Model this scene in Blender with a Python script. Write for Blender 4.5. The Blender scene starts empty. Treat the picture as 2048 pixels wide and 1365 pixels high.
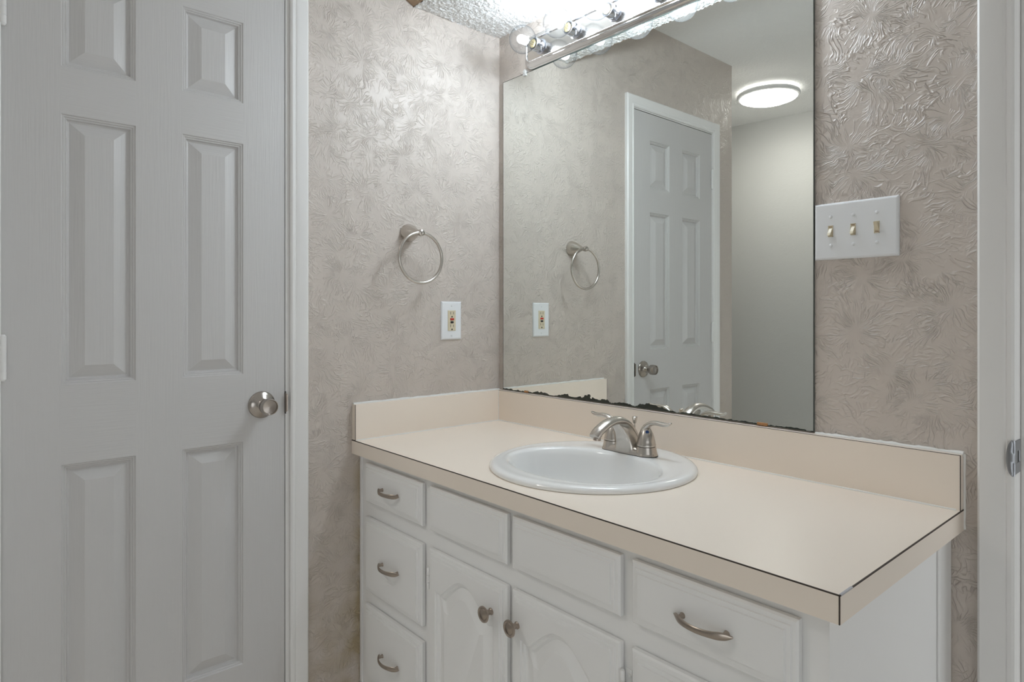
import bpy, bmesh, math, random
from mathutils import Vector, noise as mnoise
random.seed(7)
S = bpy.context.scene
COL = S.collection
PI = math.pi
Z0 = 0.82                      # height of the vanity top above the floor
HC = 1.574 + Z0                # hall ceiling
SC = 1.291 + Z0                # soffit underside

# ------------------------------------------------------------------ camera
cam = bpy.data.cameras.new('camera')
cam.sensor_width = 36.0
cam.lens = 22.507
cam.shift_y = -0.02744
cam.clip_start = 0.02
camo = bpy.data.objects.new('camera', cam)
COL.objects.link(camo)
camo.location = (1.6636, -1.3936, Z0 + 0.3593)
camo.rotation_euler = (PI / 2, 0, 0.8538)
S.camera = camo

# ------------------------------------------------------------------ light, exposure
SKY = 2.0           # daylight entering by the windows
FIL = (52.0, 112.0, 310.0, 450.0, 450.0)   # glowing filaments of the five bulbs, left to right
DOME = 37.0         # hall ceiling light
S.view_settings.view_transform = 'Standard'
S.view_settings.look = 'None'
S.view_settings.gamma = 1.0
S.view_settings.exposure = 0.0
S.view_settings.use_curve_mapping = False
S.cycles.use_denoising = True
S.cycles.max_bounces = 14
S.cycles.diffuse_bounces = 6
S.cycles.glossy_bounces = 6
S.cycles.transparent_max_bounces = 12
w = bpy.data.worlds.new('daylight')
S.world = w
w.use_nodes = True
w.node_tree.nodes['Background'].inputs[0].default_value = (0.93, 0.97, 1.0, 1)
w.node_tree.nodes['Background'].inputs[1].default_value = SKY

# ------------------------------------------------------------------ materials
class NT:
    def __init__(s, name):
        s.m = bpy.data.materials.new(name); s.m.use_nodes = True
        s.t = s.m.node_tree; s.t.nodes.clear()
        s.out = s.t.nodes.new('ShaderNodeOutputMaterial')
    def n(s, typ, **kw):
        nd = s.t.nodes.new(typ)
        ins = kw.pop('ins', {})
        for k, v in kw.items(): setattr(nd, k, v)
        for k, v in ins.items():
            if hasattr(v, 'is_output') or isinstance(v, bpy.types.NodeSocket): s.t.links.new(v, nd.inputs[k])
            else: nd.inputs[k].default_value = v
        return nd
    def math(s, op, a, b=None, c=None, clamp=False):
        ins = {0: a}
        if b is not None: ins[1] = b
        if c is not None: ins[2] = c
        return s.n('ShaderNodeMath', operation=op, use_clamp=clamp, ins=ins).outputs[0]
    def principled(s, col, rough=0.5, metal=0.0, spec=0.5, normal=None, **kw):
        p = s.n('ShaderNodeBsdfPrincipled')
        def put(k, v):
            if isinstance(v, bpy.types.NodeSocket): s.t.links.new(v, p.inputs[k])
            else: p.inputs[k].default_value = v
        put('Base Color', (*col, 1) if isinstance(col, tuple) and len(col) == 3 else col)
        put('Roughness', rough); put('Metallic', metal); put('Specular IOR Level', spec)
        if normal is not None: put('Normal', normal)
        for k, v in kw.items(): put(k, v)
        s.t.links.new(p.outputs[0], s.out.inputs[0])
        return p
    def coords(s):
        return s.n('ShaderNodeNewGeometry').outputs['Position']
    def bump(s, h, strength=0.5, dist=0.002):
        return s.n('ShaderNodeBump', ins={'Height': h, 'Strength': strength, 'Distance': dist}).outputs[0]

def plain(name, col, rough=0.45, metal=0.0, spec=0.5, bscale=None, bstr=0.15, bdist=0.0006, **kw):
    t = NT(name); nrm = None
    co = t.coords()
    if bscale:
        nz = t.n('ShaderNodeTexNoise', ins={'Vector': co, 'Scale': bscale, 'Detail': 3.0})
        nrm = t.bump(nz.outputs['Fac'], bstr, bdist)
    # slight unevenness of the finish
    nv = t.n('ShaderNodeTexNoise', ins={'Vector': co, 'Scale': 9.0, 'Detail': 2.0})
    rr = t.n('ShaderNodeMapRange', ins={0: nv.outputs['Fac'], 3: max(0.0, rough - 0.04), 4: min(1, rough + 0.04)})
    t.principled(col, rr.outputs[0], metal, spec, nrm, **kw)
    return t.m

def wall_mat(name, axes, col, strength=0.70, stain_shade=False, scale=11.0, rough=0.42):
    """hand stomped drywall: fans of thin ridges around scattered brush centres"""
    t = NT(name)
    co = t.coords()
    sp = t.n('ShaderNodeSeparateXYZ', ins={0: co}).outputs
    ab = t.n('ShaderNodeCombineXYZ', ins={0: sp[axes[0]], 1: sp[axes[1]]}).outputs[0]
    def layer(sc, off, seed):
        v0 = t.n('ShaderNodeVectorMath', operation='ADD', ins={0: ab, 1: off}).outputs[0]
        dn = t.n('ShaderNodeTexNoise', ins={'Vector': v0, 'Scale': 14.0, 'Detail': 2.0}).outputs['Color']
        dv = t.n('ShaderNodeVectorMath', operation='SUBTRACT', ins={0: dn, 1: (0.5, 0.5, 0.5)}).outputs[0]
        dv = t.n('ShaderNodeVectorMath', operation='SCALE', ins={0: dv, 'Scale': 0.055}).outputs[0]
        v1 = t.n('ShaderNodeVectorMath', operation='ADD', ins={0: v0, 1: dv}).outputs[0]
        vo = t.n('ShaderNodeTexVoronoi', voronoi_dimensions='2D', ins={'Vector': v1, 'Scale': sc, 'Randomness': 1.0})
        d = t.n('ShaderNodeVectorMath', operation='SUBTRACT', ins={0: v1, 1: vo.outputs['Position']}).outputs[0]
        ds = t.n('ShaderNodeSeparateXYZ', ins={0: d}).outputs
        ang = t.math('ARCTAN2', ds[1], ds[0])
        r = t.n('ShaderNodeVectorMath', operation='LENGTH', ins={0: d}).outputs['Value']
        cc = t.n('ShaderNodeSeparateColor', ins={0: vo.outputs['Color']}).outputs
        pv = t.n('ShaderNodeCombineXYZ', ins={0: t.math('MULTIPLY', ang, 6.0), 1: t.math('MULTIPLY', r, 27.0), 2: t.math('MULTIPLY', cc[0], 37.0 + seed)}).outputs[0]
        nz = t.n('ShaderNodeTexNoise', ins={'Vector': pv, 'Scale': 1.0, 'Detail': 1.5, 'Roughness': 0.4, 'Distortion': 0.25}).outputs['Fac']
        rid = t.math('ABSOLUTE', t.math('SUBTRACT', nz, 0.5))
        rid = t.n('ShaderNodeMapRange', interpolation_type='SMOOTHSTEP', ins={0: rid, 1: 0.0, 2: 0.075, 3: 1.0, 4: 0.0}).outputs[0]
        mk = t.n('ShaderNodeTexNoise', ins={'Vector': v0, 'Scale': 22.0, 'Detail': 2.0}).outputs['Fac']
        mk = t.n('ShaderNodeMapRange', ins={0: mk, 1: 0.40, 2: 0.60}).outputs[0]
        rid = t.math('MULTIPLY', rid, t.n('ShaderNodeMapRange', interpolation_type='SMOOTHSTEP', ins={0: r, 1: 0.008, 2: 0.026}).outputs[0])
        return t.math('MULTIPLY', rid, mk)
    h = t.math('MAXIMUM', layer(scale, (0.3, 0.7, 0), 0.0), t.math('MULTIPLY', layer(scale * 0.8, (5.1, 3.3, 0), 5.0), 0.7))
    fine = t.n('ShaderNodeTexNoise', ins={'Vector': co, 'Scale': 60.0, 'Detail': 3.0}).outputs['Fac']
    h = t.math('ADD', h, t.math('MULTIPLY', fine, 0.22))
    nrm = t.bump(h, strength, 0.0026)
    c = (*col, 1)
    if stain_shade:
        # old rust-brown water staining low beside the cabinet, plus painted shade under the counter
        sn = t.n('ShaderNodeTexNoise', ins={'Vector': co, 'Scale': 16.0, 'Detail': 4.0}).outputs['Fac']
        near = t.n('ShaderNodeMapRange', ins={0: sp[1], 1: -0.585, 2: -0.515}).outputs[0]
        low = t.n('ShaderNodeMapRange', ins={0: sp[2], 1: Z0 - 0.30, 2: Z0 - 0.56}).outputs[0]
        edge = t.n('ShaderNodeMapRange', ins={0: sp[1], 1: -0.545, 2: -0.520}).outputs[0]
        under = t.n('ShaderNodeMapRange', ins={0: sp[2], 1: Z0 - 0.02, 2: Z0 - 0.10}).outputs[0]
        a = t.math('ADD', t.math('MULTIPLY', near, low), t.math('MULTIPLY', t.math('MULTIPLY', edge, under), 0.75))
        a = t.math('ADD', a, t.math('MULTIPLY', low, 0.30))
        a = t.math('ADD', a, t.math('MULTIPLY', under, 0.12))  # brown put in for the shaded wall below the counter
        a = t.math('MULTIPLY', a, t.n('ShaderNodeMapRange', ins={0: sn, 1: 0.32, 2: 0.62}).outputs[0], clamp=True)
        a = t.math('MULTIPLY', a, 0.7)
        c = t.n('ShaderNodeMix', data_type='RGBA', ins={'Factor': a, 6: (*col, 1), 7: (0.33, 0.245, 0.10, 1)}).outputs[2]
    t.principled(c, rough, 0.0, 0.45, nrm)
    return t.m

def grain_mat(name, col, axis, rough=0.42, strength=0.35, wave=True):
    """white paint over embossed or real wood grain running along one axis"""
    t = NT(name); co = t.coords()
    sc = [260.0, 260.0, 260.0]; sc[axis] = 9.0
    mp = t.n('ShaderNodeMapping', ins={'Vector': co, 'Scale': tuple(sc)}).outputs[0]
    nz = t.n('ShaderNodeTexNoise', ins={'Vector': mp, 'Scale': 1.0, 'Detail': 2.0, 'Distortion': 0.4}).outputs['Fac']
    nrm = t.bump(nz, strength, 0.0006)
    t.principled(col, rough, 0.0, 0.5, nrm)
    return t.m

def metal(name, col, rough, brush=None, bstr=0.1):
    t = NT(name); co = t.coords(); nrm = None
    if brush:
        mp = t.n('ShaderNodeMapping', ins={'Vector': co, 'Scale': brush}).outputs[0]
        nz = t.n('ShaderNodeTexNoise', ins={'Vector': mp, 'Scale': 1.0, 'Detail': 2.0}).outputs['Fac']
        nrm = t.bump(nz, bstr, 0.0003)
    t.principled(col, rough, 1.0, 0.5, nrm)
    return t.m

def emit(name, col, strength):
    t = NT(name)
    e = t.n('ShaderNodeEmission', ins={0: (*col, 1), 1: strength})
    t.t.links.new(e.outputs[0], t.out.inputs[0])
    return t.m

WALLC = (0.575, 0.512, 0.46)
WHITE = (0.59, 0.577, 0.566)
LAM = (0.87, 0.775, 0.675)
M = {}
M['wall_yz'] = wall_mat('stomped_wall_paint_left', (1, 2), WALLC, stain_shade=True)
M['wall_xz'] = wall_mat('stomped_wall_paint_back', (0, 2), WALLC, strength=0.8, scale=10.0)
M['wall_smooth'] = wall_mat('hall_wall_paint', (0, 2), (0.53, 0.53, 0.515), strength=0.16, scale=9.0, rough=0.6)
M['door_v'] = grain_mat('door_paint_upright_grain', WHITE, 2, strength=0.8)
M['door_h'] = grain_mat('door_paint_level_grain', WHITE, 1, strength=0.6)
M['trim'] = plain('trim_paint', (0.82, 0.81, 0.795), 0.38, bscale=60, bstr=0.12)
M['cab'] = plain('cabinet_paint', (0.87, 0.865, 0.855), 0.40, bscale=90, bstr=0.12)
M['cab_end'] = grain_mat('cabinet_end_grain_paint', (0.76, 0.76, 0.75), 1, 0.5, 0.9)
M['lam'] = plain('cream_laminate', LAM, 0.36, bscale=300, bstr=0.10, bdist=0.0003)
M['seam'] = plain('dark_laminate_seam', (0.035, 0.022, 0.014), 0.6)
M['patch'] = plain('grey_seam_filler', (0.46, 0.45, 0.47), 0.5)
M['caulk'] = plain('white_caulk', (0.80, 0.79, 0.76), 0.5, bscale=80, bstr=0.3)
M['porcelain'] = plain('white_porcelain', (0.86, 0.86, 0.85), 0.09, **{'Coat Weight': 0.4, 'Coat Roughness': 0.04})
M['nickel'] = metal('brushed_nickel', (0.60, 0.56, 0.515), 0.27, (40, 40, 500), 0.06)
M['nickel_dark'] = metal('aged_nickel', (0.42, 0.36, 0.31), 0.30, (300, 30, 300), 0.08)
M['nickel_knob'] = metal('satin_door_knob', (0.46, 0.42, 0.385), 0.22, (40, 40, 500), 0.05)
M['chrome'] = metal('polished_chrome', (0.66, 0.65, 0.64), 0.07)
M['zinc'] = metal('grey_zinc', (0.33, 0.34, 0.36), 0.33)
M['clear'] = plain('clear_plastic', (0.50, 0.49, 0.47), 0.2)
M['chrome_face'] = metal('brushed_chrome_face', (0.62, 0.595, 0.56), 0.13, (8, 8, 300), 0.03)
M['socket'] = metal('socket_chrome', (0.55, 0.57, 0.62), 0.12)
M['brass'] = metal('bulb_screw_brass', (0.80, 0.66, 0.36), 0.25)
M['copper'] = metal('mirror_clip_copper', (0.50, 0.27, 0.13), 0.45)
M['black'] = plain('black_plastic', (0.012, 0.012, 0.012), 0.5)
M['red'] = plain('red_plastic', (0.50, 0.035, 0.02), 0.45)
M['ivory'] = plain('ivory_plastic', (0.66, 0.58, 0.42), 0.4)
M['plate'] = plain('white_plate_plastic', (0.78, 0.79, 0.80), 0.25)
M['blue'] = plain('blue_enamel', (0.012, 0.045, 0.15), 0.3)
M['wood'] = plain('stained_wood_trim', (0.36, 0.25, 0.16), 0.5, bscale=30, bstr=0.3)
M['floor'] = plain('vinyl_floor', (0.80, 0.76, 0.70), 0.5, bscale=40, bstr=0.2)
for k in range(5): M['filament%d' % k] = emit('lit_filament', (0.86, 0.96, 1.05), FIL[k])
M['dome'] = emit('lit_dome', (1.0, 0.965, 0.91), DOME)
M['shade_ring'] = plain('white_lamp_ring', (0.72, 0.72, 0.72), 0.4)

def _glass():
    t = NT('thin_clear_glass')
    lw = t.n('ShaderNodeLayerWeight', ins={'Blend': 0.5})
    back = t.n('ShaderNodeNewGeometry').outputs['Backfacing']
    rim = t.math('MULTIPLY_ADD', t.math('POWER', lw.outputs['Facing'], 3.0), 0.18, 0.03)
    rim = t.math('MULTIPLY', rim, t.math('SUBTRACT', 1.0, back))
    tint = t.n('ShaderNodeMix', data_type='RGBA', ins={'Factor': t.math('POWER', lw.outputs['Facing'], 2.6), 6: (0.975, 0.98, 0.985, 1), 7: (0.36, 0.39, 0.42, 1)}).outputs[2]
    tr = t.n('ShaderNodeBsdfTransparent', ins={0: tint})
    gl = t.n('ShaderNodeBsdfGlossy', ins={0: (1, 1, 1, 1), 'Roughness': 0.03})
    mx = t.n('ShaderNodeMixShader', ins={0: rim, 1: tr.outputs[0], 2: gl.outputs[0]})
    df = t.n('ShaderNodeBsdfTranslucent', ins={0: (1, 1, 1, 1)})
    hz = t.n('ShaderNodeMixShader', ins={0: 0.006, 1: mx.outputs[0], 2: df.outputs[0]})
    t.t.links.new(hz.outputs[0], t.out.inputs[0])
    return t.m
M['glass'] = _glass()

def _popcorn(name, strength, col=(0.78, 0.775, 0.76), sc=150.0):
    t = NT(name); co = t.coords()
    v = t.n('ShaderNodeTexVoronoi', ins={'Vector': co, 'Scale': sc}).outputs['Distance']
    n2 = t.n('ShaderNodeTexNoise', ins={'Vector': co, 'Scale': sc * 0.7, 'Detail': 4.0}).outputs['Fac']
    h = t.math('SUBTRACT', n2, t.math('MULTIPLY', v, 0.6))
    t.principled(col, 0.85, 0.0, 0.2, t.bump(h, strength, 0.004))
    return t.m
M['popcorn'] = _popcorn('popcorn_ceiling_paint', 0.9)
M['ceil'] = _popcorn('hall_ceiling_paint', 0.5, (0.90, 0.90, 0.89), 110.0)

def _mirror():
    t = NT('silvered_mirror'); co = t.coords()
    sp = t.n('ShaderNodeSeparateXYZ', ins={0: co}).outputs
    bl = t.n('ShaderNodeTexNoise', ins={'Vector': t.n('ShaderNodeCombineXYZ', ins={0: sp[0]}).outputs[0], 'Scale': 9.0, 'Detail': 1.0}).outputs['Fac']
    fn = t.n('ShaderNodeTexNoise', ins={'Vector': co, 'Scale': 60.0, 'Detail': 3.0}).outputs['Fac']
    env = t.math('MULTIPLY', t.n('ShaderNodeMapRange', ins={0: sp[0], 1: 0.17, 2: 0.24}).outputs[0],
                 t.n('ShaderNodeMapRange', ins={0: sp[0], 1: 0.80, 2: 0.62}).outputs[0])
    lim = t.math('MULTIPLY', t.n('ShaderNodeMapRange', ins={0: bl, 1: 0.40, 2: 0.62}).outputs[0], env)
    lim = t.math('MULTIPLY', lim, t.n('ShaderNodeMapRange', ins={0: fn, 1: 0.2, 2: 0.8, 3: 0.006, 4: 0.019}).outputs[0])
    lim = t.math('ADD', lim, t.n('ShaderNodeMapRange', ins={0: fn, 1: 0.35, 2: 0.75, 3: 0.0012, 4: 0.0060}).outputs[0])
    h = t.math('SUBTRACT', sp[2], Z0 + 0.1040)
    dark = t.math('LESS_THAN', h, lim)
    rimx = t.math('MAXIMUM', t.math('LESS_THAN', sp[0], 0.0252 + 0.0016), t.math('GREATER_THAN', sp[0], 1.0549 - 0.0012))
    rimz = t.math('GREATER_THAN', sp[2], Z0 + 1.1321 - 0.0016)
    dark = t.math('MAXIMUM', dark, t.math('MAXIMUM', rimx, rimz))
    mir = t.n('ShaderNodeBsdfGlossy', ins={0: (0.875, 0.905, 0.880, 1), 'Roughness': 0.0})
    bk = t.n('ShaderNodeBsdfPrincipled', ins={'Base Color': (0.022, 0.027, 0.020, 1), 'Roughness': 0.25})
    mx = t.n('ShaderNodeMixShader', ins={0: dark, 1: mir.outputs[0], 2: bk.outputs[0]})
    t.t.links.new(mx.outputs[0], t.out.inputs[0])
    return t.m
M['mirror'] = _mirror()
M['mirror_edge'] = plain('mirror_glass_edge', (0.10, 0.12, 0.11), 0.2)

# ------------------------------------------------------------------ mesh helpers
def wpos(o):
    p = Vector((0, 0, 0))
    while o is not None:
        p = p + o.location; o = o.parent
    return p

def mesh(name, V, F, mat, parent=None, smooth=None, mats=None, fm=None, base=None, bev=None, seg=2):
    """V in world coordinates; the object's own origin is its parent's origin (or base)"""
    org = wpos(parent) if parent else Vector(base or (0, 0, 0))
    me = bpy.data.meshes.new(name)
    me.from_pydata([tuple(Vector(v) - org) for v in V], [], F)
    for m in (mats or [mat]): me.materials.append(m)
    if fm:
        for p, i in zip(me.polygons, fm): p.material_index = i
    me.validate()
    bm = bmesh.new(); bm.from_mesh(me)
    bmesh.ops.recalc_face_normals(bm, faces=bm.faces)
    bm.to_mesh(me); bm.free()
    if smooth is not None:
        for p in me.polygons: p.use_smooth = True
        me.set_sharp_from_angle(angle=math.radians(smooth))
    o = bpy.data.objects.new(name, me); COL.objects.link(o)
    if parent: o.parent = parent
    else: o.location = org
    if bev:
        b = o.modifiers.new('bevel', 'BEVEL'); b.width = bev; b.segments = seg; b.limit_method = 'ANGLE'; b.angle_limit = math.radians(40)
    return o

def tag(o, label, cat, group=None, kind=None):
    o['label'] = label; o['category'] = cat
    if group: o['group'] = group
    if kind: o['kind'] = kind
    return o

def thing(name, label, cat, loc, group=None, kind=None):
    o = bpy.data.objects.new(name, None); COL.objects.link(o); o.location = loc
    o.empty_display_size = 0.05
    return tag(o, label, cat, group, kind)

def vf_box(lo, hi):
    (a, b, c), (d, e, f) = lo, hi
    V = [(a, b, c), (d, b, c), (d, e, c), (a, e, c), (a, b, f), (d, b, f), (d, e, f), (a, e, f)]
    F = [(0, 3, 2, 1), (4, 5, 6, 7), (0, 1, 5, 4), (1, 2, 6, 5), (2, 3, 7, 6), (3, 0, 4, 7)]
    return V, F

def merge(*parts):
    V, F = [], []
    for v, f in parts:
        k = len(V); V += list(v); F += [tuple(i + k for i in q) for q in f]
    return V, F

def box(name, lo, hi, mat, parent=None, bev=None, **kw):
    return mesh(name, *vf_box(lo, hi), mat, parent, bev=bev, **kw)

def loft(loops, caps=(True, True), closed=True):
    n = len(loops[0]); V = [p for l in loops for p in l]; F = []
    for i in range(len(loops) - 1):
        for j in range(n if closed else n - 1):
            k = (j + 1) % n
            F.append((i * n + j, i * n + k, (i + 1) * n + k, (i + 1) * n + j))
    if caps[0]: F.append(tuple(range(n))[::-1])
    if caps[1]: F.append(tuple((len(loops) - 1) * n + j for j in range(n)))
    return V, F

def lathe(profile, origin, axis, n=32, caps=(True, True)):
    """profile: (distance along axis, radius)"""
    ax = Vector(axis).normalized()
    u = ax.orthogonal().normalized(); v = ax.cross(u); o = Vector(origin)
    loops = []
    for d, r in profile:
        r = max(r, 1e-5)
        loops.append([tuple(o + ax * d + (u * math.cos(2 * PI * k / n) + v * math.sin(2 * PI * k / n)) * r) for k in range(n)])
    return loft(loops, caps)

def sweep(path, ra, rb, up=(0, 0, 1), n=14, side=None, caps=(True, True)):
    """elliptical tube; ra along side vector, rb along the other"""
    P = [Vector(p) for p in path]; loops = []
    for i, p in enumerate(P):
        t = (P[min(i + 1, len(P) - 1)] - P[max(i - 1, 0)]).normalized()
        s = Vector(side) if side else t.cross(Vector(up))
        s = (s - t * s.dot(t)).normalized(); q = t.cross(s).normalized()
        a = ra[i] if isinstance(ra, (list, tuple)) else ra
        b = rb[i] if isinstance(rb, (list, tuple)) else rb
        loops.append([tuple(p + s * a * math.cos(2 * PI * k / n) + q * b * math.sin(2 * PI * k / n)) for k in range(n)])
    return loft(loops, caps)

def spline(pts, m=8):
    """Catmull-Rom through tuples of any length"""
    out = []; n = len(pts)
    for i in range(n - 1):
        p0, p1, p2, p3 = pts[max(i - 1, 0)], pts[i], pts[i + 1], pts[min(i + 2, n - 1)]
        for k in range(m):
            t = k / m
            out.append(tuple(0.5 * ((2 * b) + (-a + c) * t + (2 * a - 5 * b + 4 * c - d) * t * t + (-a + 3 * b - 3 * c + d) * t ** 3)
                             for a, b, c, d in zip(p0, p1, p2, p3)))
    out.append(tuple(pts[-1])); return out

def torus(c, axis, R, r, n=56, m=12):
    ax = Vector(axis).normalized(); u = ax.orthogonal().normalized(); v = ax.cross(u); c = Vector(c); V = []; F = []
    for i in range(n):
        a = 2 * PI * i / n; d = u * math.cos(a) + v * math.sin(a)
        for j in range(m):
            b = 2 * PI * j / m
            V.append(tuple(c + d * (R + r * math.cos(b)) + ax * r * math.sin(b)))
    for i in range(n):
        for j in range(m):
            F.append((i * m + j, ((i + 1) % n) * m + j, ((i + 1) % n) * m + (j + 1) % m, i * m + (j + 1) % m))
    return V, F

def z(v): return v + Z0

# ------------------------------------------------------------------ room shell
def shell(name, parts, mat, label, cat):
    o = mesh(name, *merge(*[vf_box(a, b) for a, b in parts]), mat)
    return tag(o, label, cat, kind='structure')

DY0, DY1, DZ = -1.326, -0.7352, z(1.207)          # closet door opening in the left wall
shell('wall_left', [((-0.115, DY1, 0), (0, 0, HC)), ((-0.115, -1.502, 0), (0, DY0, HC)), ((-0.115, DY0, DZ), (0, DY1, HC))],
      M['wall_yz'], 'textured greige wall left of the vanity, with the closet door in it', 'wall')
OX0, OX1 = 1.400, 2.14                            # doorway right of the vanity
shell('wall_back', [((-0.115, 0, 0), (OX0 - 0.018, 0.115, HC)), ((OX0 - 0.018, 0, z(1.225)), (OX1, 0.115, HC)), ((OX1, 0, 0), (3.3, 0.115, HC))],
      M['wall_xz'], 'textured greige wall behind the vanity and the mirror', 'wall')
shell('wall_hall', [((-1.3, -1.502, 0), (-0.115, -1.387, HC))], M['wall_smooth'], 'hall wall turning away from the end of the closet wall', 'wall')
shell('wall_closet', [((-0.80, -1.387, 0), (-0.70, 0.115, HC)), ((-0.70, 0.0, 0), (-0.115, 0.115, HC))], M['wall_smooth'], 'closet walls behind the six panel door', 'wall')
# far hall wall, a little out of square, seen only in the mirror
a = Vector((-0.5449, -2.4435)); b = Vector((-0.0476, -2.5056)); d = (b - a).normalized(); nrm = Vector((d.y, -d.x))
if nrm.y > 0: nrm = -nrm
p0 = a - d * 0.95; p1 = b + d * 0.75
q = [p0, p1, p1 + nrm * 0.1, p0 + nrm * 0.1]
V, F = loft([[(k.x, k.y, 0) for k in q], [(k.x, k.y, HC) for k in q]])
tag(mesh('wall_far', V, F, M['wall_smooth']), 'plain grey hall wall reflected at the right of the mirror', 'wall', kind='structure')
shell('wall_hall_end', [((-1.42, -2.6, 0), (-1.3, -1.387, HC))], M['wall_smooth'], 'end wall of the hall out of sight to the left', 'wall')
shell('wall_bedroom', [((0.60, -4.1, 0), (0.70, -2.60, HC)), ((0.60, -4.2, 0), (3.42, -4.1, HC))], M['wall_smooth'], 'bedroom walls behind the camera', 'wall')
WY0, WY1, WZ0, WZ1 = -3.7, -1.15, 0.10, 1.50
shell('wall_right', [((3.3, -4.1, 0), (3.42, WY0, HC)), ((3.3, WY1, 0), (3.42, 0.115, HC)), ((3.3, WY0, 0), (3.42, WY1, WZ0)), ((3.3, WY0, WZ1), (3.42, WY1, HC))],
      M['wall_smooth'], 'bedroom wall with the wide window, right of the camera', 'wall')
wf = [((3.33, WY0, WZ0), (3.39, WY1, WZ0 + 0.05)), ((3.33, WY0, WZ1 - 0.05), (3.39, WY1, WZ1))]
for yy in (WY0, WY0 + 0.85, WY0 + 1.7, WY1 - 0.05): wf.append(((3.33, yy, WZ0), (3.39, yy + 0.05, WZ1)))
shell('window_1', wf, M['trim'], 'wide white framed bedroom window right of the camera', 'window')
shell('added_window_2', [((2.93, 0.18, 0.15), (2.99, 1.68, 0.20)), ((2.93, 0.18, 2.05), (2.99, 1.68, 2.1)), ((2.93, 0.18, 0.15), (2.99, 0.23, 2.1)), ((2.93, 1.63, 0.15), (2.99, 1.68, 2.1))], M['trim'], 'unseen white framed window added beyond the right doorway for side light', 'window')  # unseen opening, added so daylight reaches the cabinet side through the doorway
shell('wall_bath', [((1.25, 1.75, 0), (3.42, 1.85, HC)), ((1.15, 0.115, 0), (1.25, 1.85, HC)), ((2.90, 0.115, 0), (3.02, 1.75, 0.15)), ((2.90, 0.115, 2.1), (3.02, 1.75, HC)), ((2.90, 0.115, 0.15), (3.02, 0.18, 2.1)), ((2.90, 1.68, 0.15), (3.02, 1.75, 2.1))], M['wall_smooth'], 'walls of the next room beyond the right doorway', 'wall')
shell('floor', [((-1.42, -4.2, -0.08), (3.42, 1.85, 0))], M['floor'], 'vinyl floor of the vanity area', 'floor')
shell('ceiling', [((-1.42, -4.2, HC), (3.42, 1.85, HC + 0.1))], M['ceil'], 'white textured hall ceiling with the round lamp', 'ceiling')

# soffit over the vanity with real popcorn lumps
nx, ny = 330, 84
SX1 = 1.345; SD = 0.340
V = []; F = []
for j in range(ny + 1):
    for i in range(nx + 1):
        x = SX1 * i / nx; y = -SD * j / ny
        v = mnoise.noise(Vector((x * 95, y * 95, 0.3))) + 0.7 * mnoise.noise(Vector((x * 210, y * 210, 4.1)))
        V.append((x, y, SC - 0.0026 * max(-0.6, v) - random.uniform(0, 0.0036)))
for j in range(ny):
    for i in range(nx):
        k = j * (nx + 1) + i
        F.append((k, k + 1, k + nx + 2, k + nx + 1))
k = len(V)
bv, bf = vf_box((0, -SD, SC + 0.006), (SX1, 0, HC))
V += bv; F += [tuple(i + k for i in f) for f in bf]
tag(mesh('ceiling_soffit', V, F, M['popcorn'], smooth=60), 'low popcorn ceiling over the vanity lamp', 'ceiling', kind='structure')
# wood strip along the front of the soffit
prof = [(-SD, SC), (-SD - 0.030, SC + 0.0130), (-SD - 0.034, SC + 0.030), (-SD, SC + 0.05)]
V, F = loft([[(0.0, y, zz) for y, zz in prof], [(SX1, y, zz) for y, zz in prof]])
tag(mesh('trim_1', V, F, M['wood']), 'brown wood strip along the front edge of the low ceiling', 'trim', kind='structure')

def casing_profile(w_):
    # across the width from the opening outwards, then thickness
    return [(0.0, 0.0), (0.0, 0.010), (0.004, 0.013), (0.010, 0.0135), (0.012, 0.0115), (0.018, 0.0150), (w_ - 0.004, 0.0165), (w_, 0.012), (w_, 0.0)]

# casing of the closet door: two legs and the head, one frame
CW = 0.0475
pr = casing_profile(CW)
cy0, cy1, cz = DY0 + 0.004, DY1 + 0.0102, z(1.2095)
loops = []
for (y, zz, sy, sz) in [(cy1, 0.0, 1, 0), (cy1, cz, 1, 1), (cy0, cz, -1, 1), (cy0, 0.0, -1, 0)]:
    loops.append([(t_, y + sy * w_, zz + sz * w_) for w_, t_ in pr])
tag(mesh('trim_2', *loft(loops), M['trim'], smooth=30), 'white casing around the closet door', 'trim', kind='structure')
# jamb lining of the closet door with its stop
jp = merge(vf_box((-0.115, DY1 - 0.0003, 0), (0.0012, DY1 + 0.0095, DZ)), vf_box((-0.115, DY0 - 0.0075, 0), (0.0012, DY0 + 0.0003, DZ)),
           vf_box((-0.115, DY0, DZ - 0.0003), (0.0012, DY1, DZ + 0.0035)),
           vf_box((-0.060, DY1 - 0.012, 0), (-0.0365, DY1, DZ)), vf_box((-0.060, DY0, 0), (-0.0365, DY0 + 0.012, DZ)))
tag(mesh('trim_3', *jp, M['trim']), 'white jamb lining inside the closet door casing', 'trim', kind='structure')

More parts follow.
